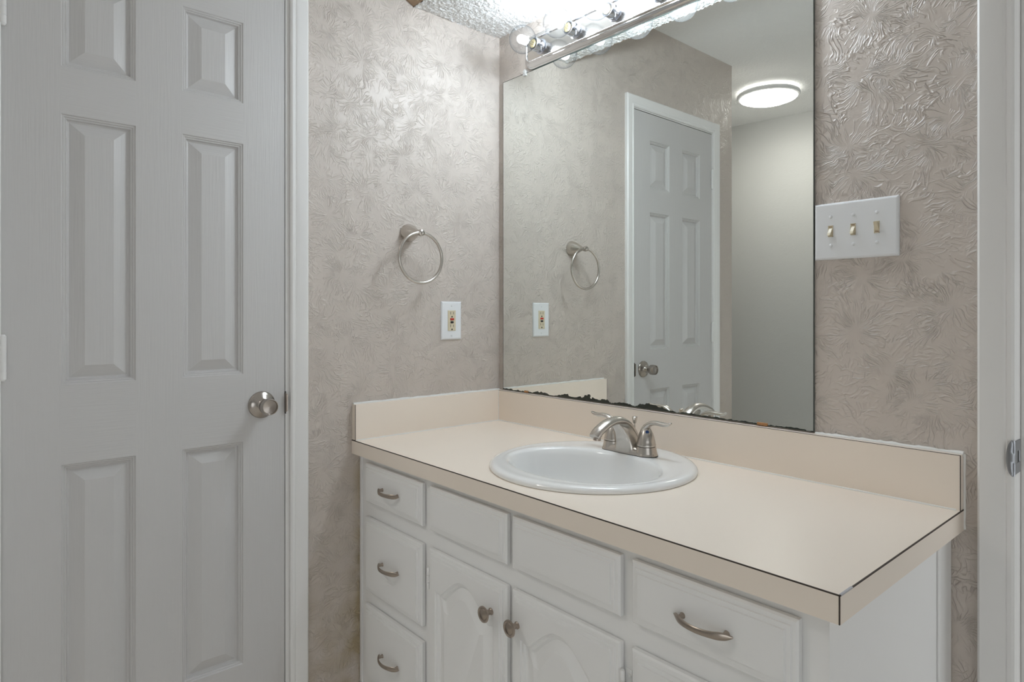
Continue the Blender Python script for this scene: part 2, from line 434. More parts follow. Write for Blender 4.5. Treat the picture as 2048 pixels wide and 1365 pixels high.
# ------------------------------------------------------------------ six panel door
door = thing('door_1', 'white six panel closet door with a round knob, left of the vanity', 'door', (0, DY0, 0.015), kind='structure')
YL, YR = DY0 + 0.004, -0.7376
ZT, ZB = z(1.2035), 0.015
cols = [(-1.2212, -1.0810), (-0.9838, -0.8432)]
rows = [(z(-0.527), z(0.0340)), (z(0.2050), z(0.7860)), (z(0.8880), z(1.0912))]
V = []; F = []; FM = []
def quad(pts, mi):
    k = len(V); V.extend(pts); F.append((k, k + 1, k + 2, k + 3)); FM.append(mi)
ys = [YL, cols[0][0], cols[0][1], cols[1][0], cols[1][1], YR]
zs = [ZB, rows[0][0], rows[0][1], rows[1][0], rows[1][1], rows[2][0], rows[2][1], ZT]
for i in range(5):
    for j in range(7):
        if i in (1, 3) and j in (1, 3, 5): continue
        mi = 0 if i in (0, 2, 4) else 1
        quad([(0, ys[i], zs[j]), (0, ys[i + 1], zs[j]), (0, ys[i + 1], zs[j + 1]), (0, ys[i], zs[j + 1])], mi)
rings = [(0, 0), (0.0022, -0.0030), (0.0048, -0.0028), (0.0070, -0.0058), (0.0095, -0.0056), (0.0120, -0.0118), (0.0155, -0.0128), (0.0430, -0.0015)]
for (c0, c1) in cols:
    for (r0, r1) in rows:
        L = [[(dx, c0 + i_, r0 + i_ * .93), (dx, c1 - i_, r0 + i_ * .93), (dx, c1 - i_, r1 - i_ * .93), (dx, c0 + i_, r1 - i_ * .93)] for i_, dx in rings]
        for a_, b_ in zip(L, L[1:]):
            for k in range(4):
                quad([a_[k], a_[(k + 1) % 4], b_[(k + 1) % 4], b_[k]], 1 if k in (0, 2) else 0)
        quad(L[-1], 0)
T = -0.035
quad([(T, YL, ZB), (T, YR, ZB), (T, YR, ZT), (T, YL, ZT)], 0)
quad([(0, YL, ZB), (0, YL, ZT), (T, YL, ZT), (T, YL, ZB)], 0); quad([(0, YR, ZB), (0, YR, ZT), (T, YR, ZT), (T, YR, ZB)], 0)
quad([(0, YL, ZT), (0, YR, ZT), (T, YR, ZT), (T, YL, ZT)], 0); quad([(0, YL, ZB), (0, YR, ZB), (T, YR, ZB), (T, YL, ZB)], 0)
mesh('panel_slab', V, F, None, door, mats=[M['door_v'], M['door_h']], fm=FM)
KY, KZ = -0.7975, z(0.1235)
kn = mesh('knob', *lathe([(0.030, 0.0115), (0.034, 0.0135), (0.037, 0.0175), (0.041, 0.0205), (0.050, 0.0213), (0.061, 0.0200), (0.0635, 0.0192), (0.0635, 0.0180), (0.0585, 0.0165), (0.0570, 0.0)], (0, KY, KZ), (1, 0, 0), 40), M['nickel_knob'], door, smooth=35)
mesh('rosette', *lathe([(0.0, 0.0345), (0.003, 0.0345), (0.006, 0.0325), (0.009, 0.027), (0.013, 0.0185), (0.018, 0.0130), (0.031, 0.0115)], (0, KY, KZ), (1, 0, 0), 40), M['nickel_knob'], kn, smooth=50)
for zc in (z(0.991), z(0.268), z(-0.55)):
    parts = [lathe([(k * 0.0178 + 0.0004, 0.0062), ((k + 1) * 0.0178 - 0.0004, 0.0062)], (0.0062, DY0 + 0.007, zc - 0.0445), (0, 0, 1), 16) for k in range(5)]
    parts.append(lathe([(-0.003, 0.0035), (0.0, 0.0055), (0.089, 0.0055), (0.092, 0.0035)], (0.0062, DY0 + 0.007, zc - 0.0445), (0, 0, 1), 16))
    mesh('hinge', *merge(*parts), M['trim'], door, smooth=40)
# latch opening and strike on the closet jamb
st = thing('strike_plate', 'small metal strike on the closet door jamb beside the knob', 'strike plate', (0.0, DY1, KZ))
mesh('plate', *merge(vf_box((-0.030, DY1 - 0.0012, KZ - 0.029), (0.004, DY1 + 0.0004, KZ + 0.029))), M['black'], st)
lp = [[(0.003 + 0.008 * math.sin(PI * 0.5 * t), DY1 - 0.0012 + 0.0035 * t * t, KZ + s_ * (0.027 - 0.006 * t)) for s_ in (-1, 1)] for t in (0, .33, .66, 1)]
V, F = loft([[l[0], l[1], (l[1][0] + .001, l[1][1] - .001, l[1][2]), (l[0][0] + .001, l[0][1] - .001, l[0][2])] for l in lp])
mesh('lip', V, F, M['nickel_dark'], st)

# ------------------------------------------------------------------ right doorway: casing, jamb, strike
pr2 = casing_profile(0.053)
loops = []
for (x, zz, sx, sz) in [(OX0, 0.0, -1, 0), (OX0, z(1.225), -1, 1), (OX1, z(1.225), 1, 1), (OX1, 0.0, 1, 0)]:
    loops.append([(x + sx * w_, -t_, zz + sz * w_) for w_, t_ in pr2])
tag(mesh('trim_4', *loft(loops), M['trim'], smooth=30), 'white casing of the doorway at the right edge', 'trim', kind='structure')
jp = merge(vf_box((OX0 - 0.018, 0.0, 0), (OX0, 0.115, z(1.225))), vf_box((OX1, 0.0, 0), (OX1 + 0.018, 0.115, z(1.225))),
           vf_box((OX0, 0.034, 0), (OX0 + 0.012, 0.070, z(1.225))), vf_box((OX1 - 0.012, 0.034, 0), (OX1, 0.070, z(1.225))))
tag(mesh('trim_5', *jp, M['trim'], bev=0.002), 'white jamb and stop inside the right doorway', 'trim', kind='structure')
SZ = z(0.108)
st = thing('strike_plate', 'grey metal strike with a curved lip on the right door jamb', 'strike plate', (OX0, 0.0, SZ))
mesh('plate', *merge(vf_box((OX0, -0.014, SZ - 0.029), (OX0 + 0.0016, 0.026, SZ - 0.010)), vf_box((OX0, -0.014, SZ + 0.010), (OX0 + 0.0016, 0.026, SZ + 0.029)),
     vf_box((OX0, -0.014, SZ - 0.010), (OX0 + 0.0016, 0.004, SZ + 0.010)), vf_box((OX0, 0.020, SZ - 0.010), (OX0 + 0.0016, 0.026, SZ + 0.010))), M['zinc'], st, bev=0.0006)
box('latch_hole', (OX0, 0.004, SZ - 0.010), (OX0 + 0.0006, 0.020, SZ + 0.010), M['black'], st)
loops = []
for k in range(13):
    s_ = -1 + 2 * k / 12; wid = 0.0095 * math.sqrt(max(0.03, 1 - s_ * s_)) + 0.001
    zz = SZ + s_ * 0.031
    loops.append([(OX0 + 0.0016, -0.014, zz), (OX0 + 0.0010, -0.0165, zz), (OX0 - wid * 0.5, -0.0195, zz), (OX0 - wid, -0.0185, zz), (OX0 - wid * 0.5, -0.0175, zz), (OX0, -0.0150, zz)])
mesh('lip', *loft(loops), M['zinc'], st, smooth=50)

# ------------------------------------------------------------------ vanity cabinet
FY = -0.517; CR = 1.300; TK = 0.10
cabt = thing('vanity_cabinet', 'white painted vanity cabinet with drawers and arched doors under the cream counter', 'cabinet', (0, FY, 0))
mods = [(0.0510, 0.3365), (0.3690, 0.6555), (0.6730, 0.9550), (0.9805, 1.2640)]
ZTOP = z(-0.0382)
# carcass: face frame, end panel, floor, toe board
fr = [((0.001, FY, TK), (mods[0][0] + 0.012, FY + 0.018, ZTOP)), ((mods[3][1] - 0.012, FY, TK), (CR, FY + 0.018, ZTOP))]
for k in range(3): fr.append(((mods[k][1] - 0.012, FY, TK), (mods[k + 1][0] + 0.012, FY + 0.018, ZTOP)))
for (a_, b_) in mods:
    fr.append(((a_ + 0.012, FY, z(-0.070)), (b_ - 0.012, FY + 0.018, ZTOP)))
    fr.append(((a_ + 0.012, FY, z(-0.222)), (b_ - 0.012, FY + 0.018, z(-0.155))))
    fr.append(((a_ + 0.012, FY, TK), (b_ - 0.012, FY + 0.018, z(-0.640))))
fr.append(((mods[0][0] + 0.012, FY, z(-0.460)), (mods[0][1] - 0.012, FY + 0.018, z(-0.400))))
mesh('face_frame', *merge(*[vf_box(*f) for f in fr]), M['cab'], cabt)
mesh('carcass', *merge(vf_box((0.001, FY + 0.018, TK), (0.016, -0.004, ZTOP)), vf_box((CR - 0.016, FY + 0.018, 0.0), (CR, -0.004, ZTOP)),
     vf_box((0.016, FY + 0.018, TK), (CR - 0.016, -0.004, TK + 0.016)), vf_box((0.016, FY + 0.075, 0), (CR - 0.016, FY + 0.09, TK)),
     vf_box((0.016, -0.012, TK + 0.016), (CR - 0.016, -0.004, ZTOP - 0.2))), M['cab'], cabt)
box('scribe_strip', (CR, -0.070, 0.0), (CR + 0.005, -0.002, ZTOP - 0.0005), M['cab'], cabt, bev=0.002)
box('scribe_strip', (0.001, FY - 0.004, TK), (0.014, FY, ZTOP - 0.002), M['cab'], cabt, bev=0.002)

FT = 0.0200
edge_rings = [(0.012, 0.0), (0.012, 0.0020), (0.0, 0.0020), (0.0, 0.0105), (0.0030, 0.0135), (0.0092, 0.0140), (0.0100, 0.0166), (0.0165, 0.0171), (0.0173, FT - 0.0002), (0.0240, FT)]
def rect_loop(x0, x1, z0, z1, y, inset):
    return [(x0 + inset, y, z0 + inset), (x1 - inset, y, z0 + inset), (x1 - inset, y, z1 - inset), (x0 + inset, y, z1 - inset)]
def front(name, x0, x1, z0, z1):
    V, F = loft([rect_loop(x0, x1, z0, z1, FY - d_, i_) for i_, d_ in edge_rings], (True, True))
    # the first ring band is the raw end grain at the sides
    fm = [1 if (i // 4 == 2 and i % 4 in (1, 3)) else 0 for i in range(len(F))]
    return mesh(name, V, F, None, cabt, mats=[M['cab'], M['cab_end']], fm=fm)

def pull(parent, x, zz, big=False):
    L = 0.050; y0 = FY - FT
    pts = spline([(-L, 0.0035, 0.0012), (-0.043, 0.0090, 0.0052), (-0.033, 0.0160, 0.0062), (-0.018, 0.0225, 0.0052), (0, 0.0250, 0.0050), (0.018, 0.0225, 0.0052), (0.033, 0.0160, 0.0062), (0.043, 0.0090, 0.0052), (L, 0.0035, 0.0012)], 5)
    V, F = sweep([(x + p[0], y0 - p[1], zz) for p in pts], [p[2] for p in pts], 0.0021, side=(0, 0, 1), n=12)
    posts = [lathe([(0, 0.0052), (0.003, 0.0040), (0.0125, 0.0036)], (x + sx * 0.038, y0, zz), (0, -1, 0), 12) for sx in (-1, 1)]
    return mesh('pull', *merge((V, F), *posts), M['nickel_dark'], parent, smooth=45)

zr = [(z(-0.1645), z(-0.0585)), (z(-0.4105), z(-0.2085)), (z(-0.6520), z(-0.4500))]
for k, pz in enumerate((-0.1105, -0.3085, -0.5510)):
    dr = front('drawer', mods[0][0], mods[0][1], *zr[k]); pull(dr, 0.1965, z(pz))
front('false_drawer_front', mods[1][0], mods[1][1], *zr[0])
front('false_drawer_front', mods[2][0], mods[2][1], *zr[0])
dr = front('drawer', mods[3][0], mods[3][1], *zr[0]); pull(dr, 1.1235, z(-0.1130))

NA = 40; NS = 6
def arch_loop(x0, x1, zb, zt, rise, y, inset):
    """closed loop: arched top left to right, right side down, bottom right to left, left side up"""
    cx = (x0 + x1) / 2; hw = (x1 - x0) / 2; P = []
    def top(u):     # u -1..1
        t = max(0.0, min(1.0, (0.82 - abs(u)) / 0.76)); f = (t * t * (3 - 2 * t)) ** 0.8
        return zt + rise * f - (0.004 * math.exp(-((abs(u) - 0.80) / 0.10) ** 2) if rise else 0)
    for k in range(NA + 1):
        u = -1 + 2 * k / NA
        P.append((cx + u * (hw - inset), y, top(u) - inset * (1.0 if rise else 1.0)))
    zr_ = P[-1][2]
    for k in range(1, NS): P.append((x1 - inset, y, zr_ + (zb + inset - zr_) * k / NS))
    for k in range(NA + 1):
        u = 1 - 2 * k / NA
        P.append((cx + u * (hw - inset), y, zb + inset))
    for k in range(1, NS): P.append((x0 + inset, y, zb + inset + (zr_ - zb - inset) * k / NS))
    return P
def arched_door(x0, x1, z0, z1):
    loops = [arch_loop(x0, x1, z0, z1, 0.0, FY - d_, i_) for i_, d_ in edge_rings]
    px0, px1, pb, pt = x0 + 0.033, x1 - 0.033, z0 + 0.050, z1 - 0.089
    for i_, d_ in [(0, FT), (0.0015, FT - 0.003), (0.006, FT - 0.0035), (0.0085, FT - 0.0085), (0.013, FT - 0.0095), (0.036, FT - 0.0015), (0.037, FT - 0.0010)]:
        loops.append(arch_loop(px0, px1, pb, pt, 0.049, FY - d_, i_))
    V, F = loft(loops, (True, True))
    n = len(loops[0])
    fm = [1 if (i // n == 2 and (NA + 1 <= i % n < NA + NS or i % n >= 2 * NA + NS)) else 0 for i in range(len(F))]
    return mesh('cabinet_door', V, F, None, cabt, mats=[M['cab'], M['cab_end']], fm=fm, smooth=24)
def cab_knob(parent, x, zz):
    y0 = FY - FT
    mesh('knob', *lathe([(0, 0.0075), (0.0015, 0.0075), (0.003, 0.0058), (0.013, 0.0055), (0.0165, 0.0090), (0.0185, 0.0155), (0.0205, 0.0172), (0.0230, 0.0165), (0.0238, 0.0145), (0.0225, 0.0130), (0.0222, 0.0118), (0.0232, 0.0108), (0.0242, 0.0)], (x, y0, zz), (0, -1, 0), 32), M['nickel_dark'], parent, smooth=40)
def cab_hinge(parent, x, zz, side):
    y0 = FY - 0.012
    parts = [lathe([(-0.026, 0.0030), (-0.024, 0.0044), (-0.009, 0.0044)], (x, y0, zz), (0, 0, 1), 12),
             lathe([(-0.008, 0.0044), (0.008, 0.0044)], (x, y0, zz), (0, 0, 1), 12),
             lathe([(0.009, 0.0044), (0.024, 0.0044), (0.026, 0.0030)], (x, y0, zz), (0, 0, 1), 12),
             vf_box((min(x, x + side * 0.013), FY - 0.0025, zz - 0.026), (max(x, x + side * 0.013), FY, zz + 0.026)),
             lathe([(0, 0.0035), (0.002, 0.0028)], (x + side * 0.009, FY - 0.0025, zz + 0.016), (0, -1, 0), 10)]
    mesh('hinge', *merge(*parts), M['cab'], parent, smooth=40)
dz0, dz1 = z(-0.652), z(-0.2085)
d1 = arched_door(mods[1][0], mods[1][1], dz0, dz1); cab_knob(d1, 0.6135, z(-0.2725)); cab_hinge(d1, mods[1][0] - 0.005, z(-0.283), -1); cab_hinge(d1, mods[1][0] - 0.005, z(-0.590), -1)
d2 = arched_door(mods[2][0], mods[2][1], dz0, dz1); cab_knob(d2, 0.6965, z(-0.2715)); cab_hinge(d2, mods[2][1] + 0.005, z(-0.279), 1); cab_hinge(d2, mods[2][1] + 0.005, z(-0.590), 1)
d3 = arched_door(mods[3][0], mods[3][1], dz0, dz1)

# ------------------------------------------------------------------ countertop with splashes
CT = thing('countertop', 'cream laminate countertop with low splashes along both walls', 'countertop', (0, 0, z(-0.0382)))
CL, CD, CH = 1.3234, 0.5440, 0.0382
SKX, SKY_, SR = 0.655, -0.2665, 0.2400
ins = 0.0006
outer = []
n = 96
for k in range(n):
    a_ = 2 * PI * k / n; dx, dy = math.cos(a_), math.sin(a_)
    X0, X1, Y0, Y1 = 0.0005, CL - ins, -CD + ins, -0.0005
    t = 1e9
    if dx > 1e-9: t = min(t, (X1 - SKX) / dx)
    if dx < -1e-9: t = min(t, (X0 - SKX) / dx)
    if dy > 1e-9: t = min(t, (Y1 - SKY_) / dy)
    if dy < -1e-9: t = min(t, (Y0 - SKY_) / dy)
    outer.append((SKX + dx * t, SKY_ + dy * t))
# put exact corners in
for cx_, cy_ in [(X0, Y0), (X1, Y0), (X1, Y1), (X0, Y1)]:
    k = min(range(n), key=lambda i: (outer[i][0] - cx_) ** 2 + (outer[i][1] - cy_) ** 2); outer[k] = (cx_, cy_)
hole = [(SKX + 0.215 * math.cos(2 * PI * k / n), SKY_ + 0.215 * math.sin(2 * PI * k / n)) for k in range(n)]
zt = Z0; zb = z(-CH)
V, F = loft([[(x, y, zb) for x, y in hole], [(x, y, zt) for x, y in hole], [(x, y, zt) for x, y in outer], [(x, y, zb) for x, y in outer], [(x, y, zb) for x, y in hole]], (False, False))
mesh('top', V, F, M['lam'], CT)
e = 0.0012
box('front_edge', (0.0005, -CD - e, zb), (CL - 0.0006, -CD + ins, zt - 0.0016), M['lam'], CT)
box('side_edge', (CL - ins, -CD + 0.0006, zb), (CL + e, -0.0005, zt - 0.0016), M['lam'], CT)
ST = 0.0200; SH = 0.1010
box('backsplash', (ST, -ST, zt), (CL, -0.0005, zt + SH), M['lam'], CT)
box('side_splash', (0.0005, -CD, zt), (ST, -0.0005, zt + SH), M['lam'], CT)
s_ = 0.0012
seams = [((0.0, -CD - e - 0.0002, zt - 0.0016), (CL + e, -CD + 0.0004, zt + 0.0002)), ((CL - 0.0004, -CD, zt - 0.0016), (CL + e + 0.0002, -0.002, zt + 0.0002)),
         ((CL - 0.0006, -CD - e - 0.0002, zb), (CL + 0.0007, -CD + 0.0006, zt)),
         ((CL - 0.0008, -ST - 0.0003, zt), (CL + 0.0003, -ST + 0.0009, zt + SH)), ((ST - 0.0008, -CD - 0.0003, zt), (ST + 0.0003, -CD + 0.001, zt + SH)),
         ((0.001, -CD - 0.0003, zt), (ST, -CD + 0.001, zt + 0.0012)), ((ST, -ST - 0.0002, zt + SH - 0.0008), (CL, -ST + 0.0006, zt + SH + 0.0002))]
mesh('edge_seam', *merge(*[vf_box(a_, b_) for a_, b_ in seams]), M['seam'], CT)
pt_ = box('filler_patch', (CL - 0.0012, -CD + 0.0015, zt - 0.0018), (CL + e + 0.0004, -CD + 0.038, zt + 0.0004), M['patch'], CT); pt_['label'] = 'grey filler patch in the seam'
def bead(p, q_, r, k=24):
    P = []
    for i in range(k + 1):
        t = i / k; P.append(tuple(p[j] + (q_[j] - p[j]) * t for j in range(3)))
    rr = [r * random.uniform(0.75, 1.2) for _ in P]
    return sweep(P, rr, rr, n=8, up=(0.3, 0.2, 1) if abs(p[2] - q_[2]) < .01 else (1, 0, 0))
cb = [bead((ST, -ST - 0.0004, zt + 0.0005), (CL - 0.006, -ST - 0.0004, zt + 0.0005), 0.0022, 60), bead((ST + 0.0004, -CD + 0.004, zt + 0.0005), (ST + 0.0004, -ST, zt + 0.0005), 0.0022, 30),
      bead((ST, -ST - 0.0003, zt + 0.002), (ST, -ST - 0.0003, zt + SH), 0.0012, 8),
      bead((1.058, -0.0042, zt + SH), (CL + 0.001, -0.0035, zt + SH), 0.0050, 40), bead((0.003, -CD + 0.002, zt + SH), (0.003, -0.004, zt + SH), 0.0045, 30),
      bead((CL + 0.0015, -0.0015, zt - CH + 0.002), (CL + 0.0015, -0.0015, zt + SH), 0.0022, 10)]
mesh('caulk_bead', *merge(*cb), M['caulk'], CT, smooth=60)

# ------------------------------------------------------------------ sink
sk = thing('sink', 'round white porcelain drop in sink set in the cream counter', 'sink', (SKX, SKY_, Z0))
BX, BY, BA, BB = 0.658, -0.3060, 0.1950, 0.1460
n = 96
def circ(r, zz, cx=SKX, cy=SKY_, b=None):
    b = b or r
    return [(cx + r * math.cos(2 * PI * k / n), cy + b * math.sin(2 * PI * k / n), Z0 + zz) for k in range(n)]
def mixl(A, B, t): return [tuple(a_ + (b_ - a_) * t for a_, b_ in zip(p, q_)) for p, q_ in zip(A, B)]
R = SR
loops = [circ(0.212, -0.004), circ(R - 0.0015, 0.0002), circ(R, 0.002), circ(R - 0.0008, 0.007), circ(R - 0.0045, 0.0110), circ(R - 0.010, 0.0132), circ(R - 0.018, 0.0138)]
rim = circ(BA, 0.0125, BX, BY, BB)
o_ = circ(R - 0.018, 0.0138)
for t in (0.25, 0.5, 0.75): loops.append([(p[0], p[1], p[2] - 0.0008 * math.sin(PI * t)) for p in mixl(o_, circ(BA + 0.006, 0.0138, BX, BY, BB + 0.006), t)])
loops += [circ(BA + 0.006, 0.0138, BX, BY, BB + 0.006), circ(BA, 0.0120, BX, BY, BB)]
for s_, zz in [(0.975, 0.006), (0.955, -0.004), (0.93, -0.022), (0.89, -0.048), (0.82, -0.078), (0.70, -0.106), (0.52, -0.126), (0.32, -0.136), (0.13, -0.140)]:
    loops.append(circ(BA * s_, zz, BX, BY + 0.010 * (1 - s_), BB * s_))
mesh('basin', *loft(loops, (False, True)), M['porcelain'], sk, smooth=60)
mesh('drain', *lathe([(0, 0.024), (0.003, 0.0235), (0.004, 0.021), (0.0025, 0.018), (0.0055, 0.0165), (0.007, 0.0)], (BX, BY + 0.0085, Z0 - 0.1400), (0, 0, 1), 32), M['nickel'], sk, smooth=40)

# ------------------------------------------------------------------ faucet
FX, FYC, FZ = 0.6555, -0.1280, z(0.0138)
fa = thing('faucet', 'brushed nickel two handle faucet on the back of the sink', 'faucet', (FX, FYC, FZ))
def stadium(hl, r, zz, m=14):
    P = []
    for k in range(m + 1): a_ = -PI / 2 + PI * k / m; P.append((FX + hl + r * math.cos(a_), FYC + r * math.sin(a_), zz))
    for k in range(m + 1): a_ = PI / 2 + PI * k / m; P.append((FX - hl + r * math.cos(a_), FYC + r * math.sin(a_), zz))
    return P
mesh('gasket', *loft([stadium(0.0525, 0.0275, FZ), stadium(0.0525, 0.0275, FZ + 0.0014)]), M['black'], fa)
mesh('base_plate', *loft([stadium(0.0520, 0.0278, FZ + 0.0014), stadium(0.0518, 0.0268, FZ + 0.006), stadium(0.0512, 0.0235, FZ + 0.012), stadium(0.0508, 0.018, FZ + 0.0165), stadium(0.050, 0.010, FZ + 0.018)]), M['nickel'], fa, smooth=50)
for sx in (-1, 1):
    hx = FX + sx * 0.0515
    ped = mesh('handle_pedestal', *lathe([(0.0014, 0.0276), (0.006, 0.0268), (0.014, 0.0250), (0.022, 0.0236), (0.0225, 0.0222)], (hx, FYC, FZ), (0, 0, 1), 36), M['nickel'], fa, smooth=40)
    h = mesh('handle', *lathe([(0.0222, 0.0195), (0.0240, 0.0195), (0.0242, 0.0232), (0.0262, 0.0236), (0.0285, 0.0226), (0.036, 0.0215), (0.046, 0.0192), (0.055, 0.0160), (0.063, 0.0118), (0.068, 0.0078), (0.071, 0.002)], (hx, FYC, FZ), (0, 0, 1), 36), M['nickel'], fa, smooth=40)
    pts = spline([(-0.010, 0.046, 0.010, 0.008), (-0.006, 0.060, 0.0105, 0.0075), (0.002, 0.0700, 0.0105, 0.0075), (0.014, 0.0785, 0.0095, 0.0062), (0.030, 0.0815, 0.0088, 0.0054), (0.046, 0.0808, 0.0088, 0.0052), (0.060, 0.0812, 0.0082, 0.0044), (0.0695, 0.0850, 0.0058, 0.0024), (0.072, 0.0865, 0.003, 0.0012)], 5)
    lv = mesh('lever', *sweep([(hx + sx * p[0], FYC, FZ + p[1]) for p in pts], [p[2] for p in pts], [p[3] for p in pts], side=(0, 1, 0), n=16), M['nickel'], h, smooth=50)
    if sx == 1:
        mk = mesh('cold_mark', *lathe([(-0.004, 0.0046), (0.0012, 0.0043), (0.0018, 0.002)], (hx + 0.0095, FYC - 0.0085, FZ + 0.0585), (0.72, -0.55, 0.42), 16), M['blue'], h, smooth=40)
        mk['label'] = 'blue drop marking the cold handle'
# spout: body web rising from the base and an arched neck
def rrect(cx, cy, hx, hy, r, zz, m=5):
    P = []
    for (sx, sy, a0) in [(1, 1, 0), (-1, 1, PI / 2), (-1, -1, PI), (1, -1, 1.5 * PI)]:
        for k in range(m + 1):
            a_ = a0 + PI / 2 * k / m
            P.append((cx + sx * (hx - r) + r * math.cos(a_), cy + sy * (hy - r) + r * math.sin(a_), zz))
    return P
body = [(0.0012, -0.1285, 0.0320, 0.0270), (0.010, -0.1290, 0.0300, 0.0255), (0.022, -0.1315, 0.0268, 0.0225), (0.036, -0.1370, 0.0230, 0.0210), (0.050, -0.1440, 0.0195, 0.0205), (0.063, -0.1540, 0.0165, 0.0200), (0.073, -0.1650, 0.0140, 0.0175), (0.078, -0.1710, 0.0100, 0.0120)]
sp_ = mesh('spout', *loft([rrect(FX, cy, hx, hy, min(hx, hy) * 0.45, FZ + zz) for zz, cy, hx, hy in body]), M['nickel'], fa, smooth=50)
npts = spline([(-0.0985, 0.012, 0.0165, 0.0080), (-0.1060, 0.030, 0.0160, 0.0085), (-0.1200, 0.052, 0.0155, 0.0090), (-0.1400, 0.071, 0.0155, 0.0095), (-0.1650, 0.0815, 0.0155, 0.0100), (-0.1900, 0.0830, 0.0158, 0.0102), (-0.2150, 0.0780, 0.0160, 0.0105), (-0.2380, 0.0680, 0.0160, 0.0105), (-0.2520, 0.0590, 0.0152, 0.0098), (-0.2585, 0.0535, 0.0140, 0.0085)], 6)
mesh('spout_arch', *sweep([(FX, p[0], FZ + p[1]) for p in npts], [p[2] for p in npts], [p[3] for p in npts], side=(1, 0, 0), n=24), M['nickel'], sp_, smooth=60)
mesh('aerator', *lathe([(0, 0.0115), (0.007, 0.0112), (0.0075, 0.0092), (0.0160, 0.0090), (0.0160, 0.0075), (0.014, 0.0)], (FX, -0.2470, FZ + 0.0600), (0, -0.10, -1), 24), M['nickel_dark'], sp_, smooth=40)
pu = mesh('lift_rod', *lathe([(0.012, 0.0019), (0.068, 0.0019), (0.0685, 0.0036), (0.070, 0.0042), (0.0820, 0.0066), (0.0845, 0.0066), (0.0860, 0.0050), (0.0865, 0.0)], (FX, -0.1065, FZ), (0, 0, 1), 20), M['nickel'], fa, smooth=40)

# ------------------------------------------------------------------ mirror
MX0, MX1, MZ0, MZ1 = 0.0252, 1.0549, z(0.1040), z(1.1321)
mi = thing('mirror', 'large frameless wall mirror with dark corroded bottom edge above the counter', 'mirror', (MX0, 0, MZ0))
V, F = vf_box((MX0, -0.0055, MZ0), (MX1, -0.0008, MZ1))
mesh('glass_pane', V, F, None, mi, mats=[M['mirror_edge'], M['mirror']], fm=[1 if i == 2 else 0 for i in range(6)])
for cx_ in (0.1417, 0.9392):
    wd = 0.009 if cx_ < 0.5 else 0.0125
    mesh('bottom_clip', *merge(vf_box((cx_ - wd, -0.0072, MZ0 - 0.0012), (cx_ + wd, -0.0006, MZ0 - 0.0001)), vf_box((cx_ - wd, -0.0072, MZ0 - 0.001), (cx_ + wd, -0.0057, MZ0 + 0.0052))), M['copper'], mi, bev=0.0004)
for cx_ in (0.1346,):
    mesh('top_clip', *merge(lathe([(0.0005, 0.0075), (0.0085, 0.0070), (0.0095, 0.005)], (cx_, 0, MZ1 + 0.005), (0, -1, 0), 20), vf_box((cx_ - 0.006, -0.0085, MZ1 - 0.008), (cx_ + 0.006, -0.0058, MZ1 + 0.004))), M['clear'], mi, bev=0.0006)

# ------------------------------------------------------------------ vanity light bar and bulbs
LX0, SPC, LN = 0.2230, 0.1475, 5
LB0 = 0.1360; LB1 = LX0 + SPC * (LN - 1) + (LX0 - LB0)
LZ = z(1.1880); LH = 0.0545
lb = thing('vanity_light', 'chrome strip light bar holding clear globe bulbs above the mirror', 'lamp', ((LB0 + LB1) / 2, 0, LZ))
def bar_loop(i_, y, m=10):
    P = []; x0, x1, z0_, z1_ = LB0 + i_, LB1 - i_, LZ - LH + i_, LZ + LH - i_; r = max(0.004, 0.040 - i_)
    for (cx, cz_, a0) in [(x1 - r, z1_ - r, 0), (x0 + r, z1_ - r, PI / 2), (x0 + r, z0_ + r, PI), (x1 - r, z0_ + r, 1.5 * PI)]:
        for k in range(m + 1):
            a_ = a0 + PI / 2 * k / m; P.append((cx + r * math.cos(a_), y, cz_ + r * math.sin(a_)))
    return P
prof = [(0.0, -0.0005), (0.0, -0.004), (0.0015, -0.007), (0.005, -0.0085), (0.0065, -0.0115), (0.0095, -0.0150), (0.0140, -0.0172), (0.0165, -0.0170), (0.0180, -0.0195), (0.0200, -0.0218), (0.0220, -0.0218), (0.0238, -0.0195), (0.0242, -0.0180)]
V, F = loft([bar_loop(i_, y) for i_, y in prof], (True, False))
mesh('rim', V, F, M['chrome'], lb, smooth=35)
mesh('face_plate', [p for p in bar_loop(0.0242, -0.0180)], [tuple(range(44))], M['chrome_face'], lb)
for side in (-1, 1):
    beads = []
    zb_ = LZ + side * (LH - 0.0210); x = LB0 + 0.040
    while x < LB1 - 0.040:
        beads.append(lathe([(0, 0.0021), (0.0012, 0.0019), (0.0019, 0.0008)], (x, -0.0212, zb_), (0, -1, 0), 6)); x += 0.0062
    mesh('beaded_edge', *merge(*beads), M['chrome'], lb, smooth=60)
for k in range(LN):
    x = LX0 + SPC * k
    mesh('socket', *lathe([(0.0, 0.0235), (0.0015, 0.0235), (0.0025, 0.0198), (0.0320, 0.0192), (0.0335, 0.0180), (0.0335, 0.0160), (0.0200, 0.0150)], (x, -0.0178, LZ), (0, -1, 0), 32, (False, True)), M['socket'], lb, smooth=40)

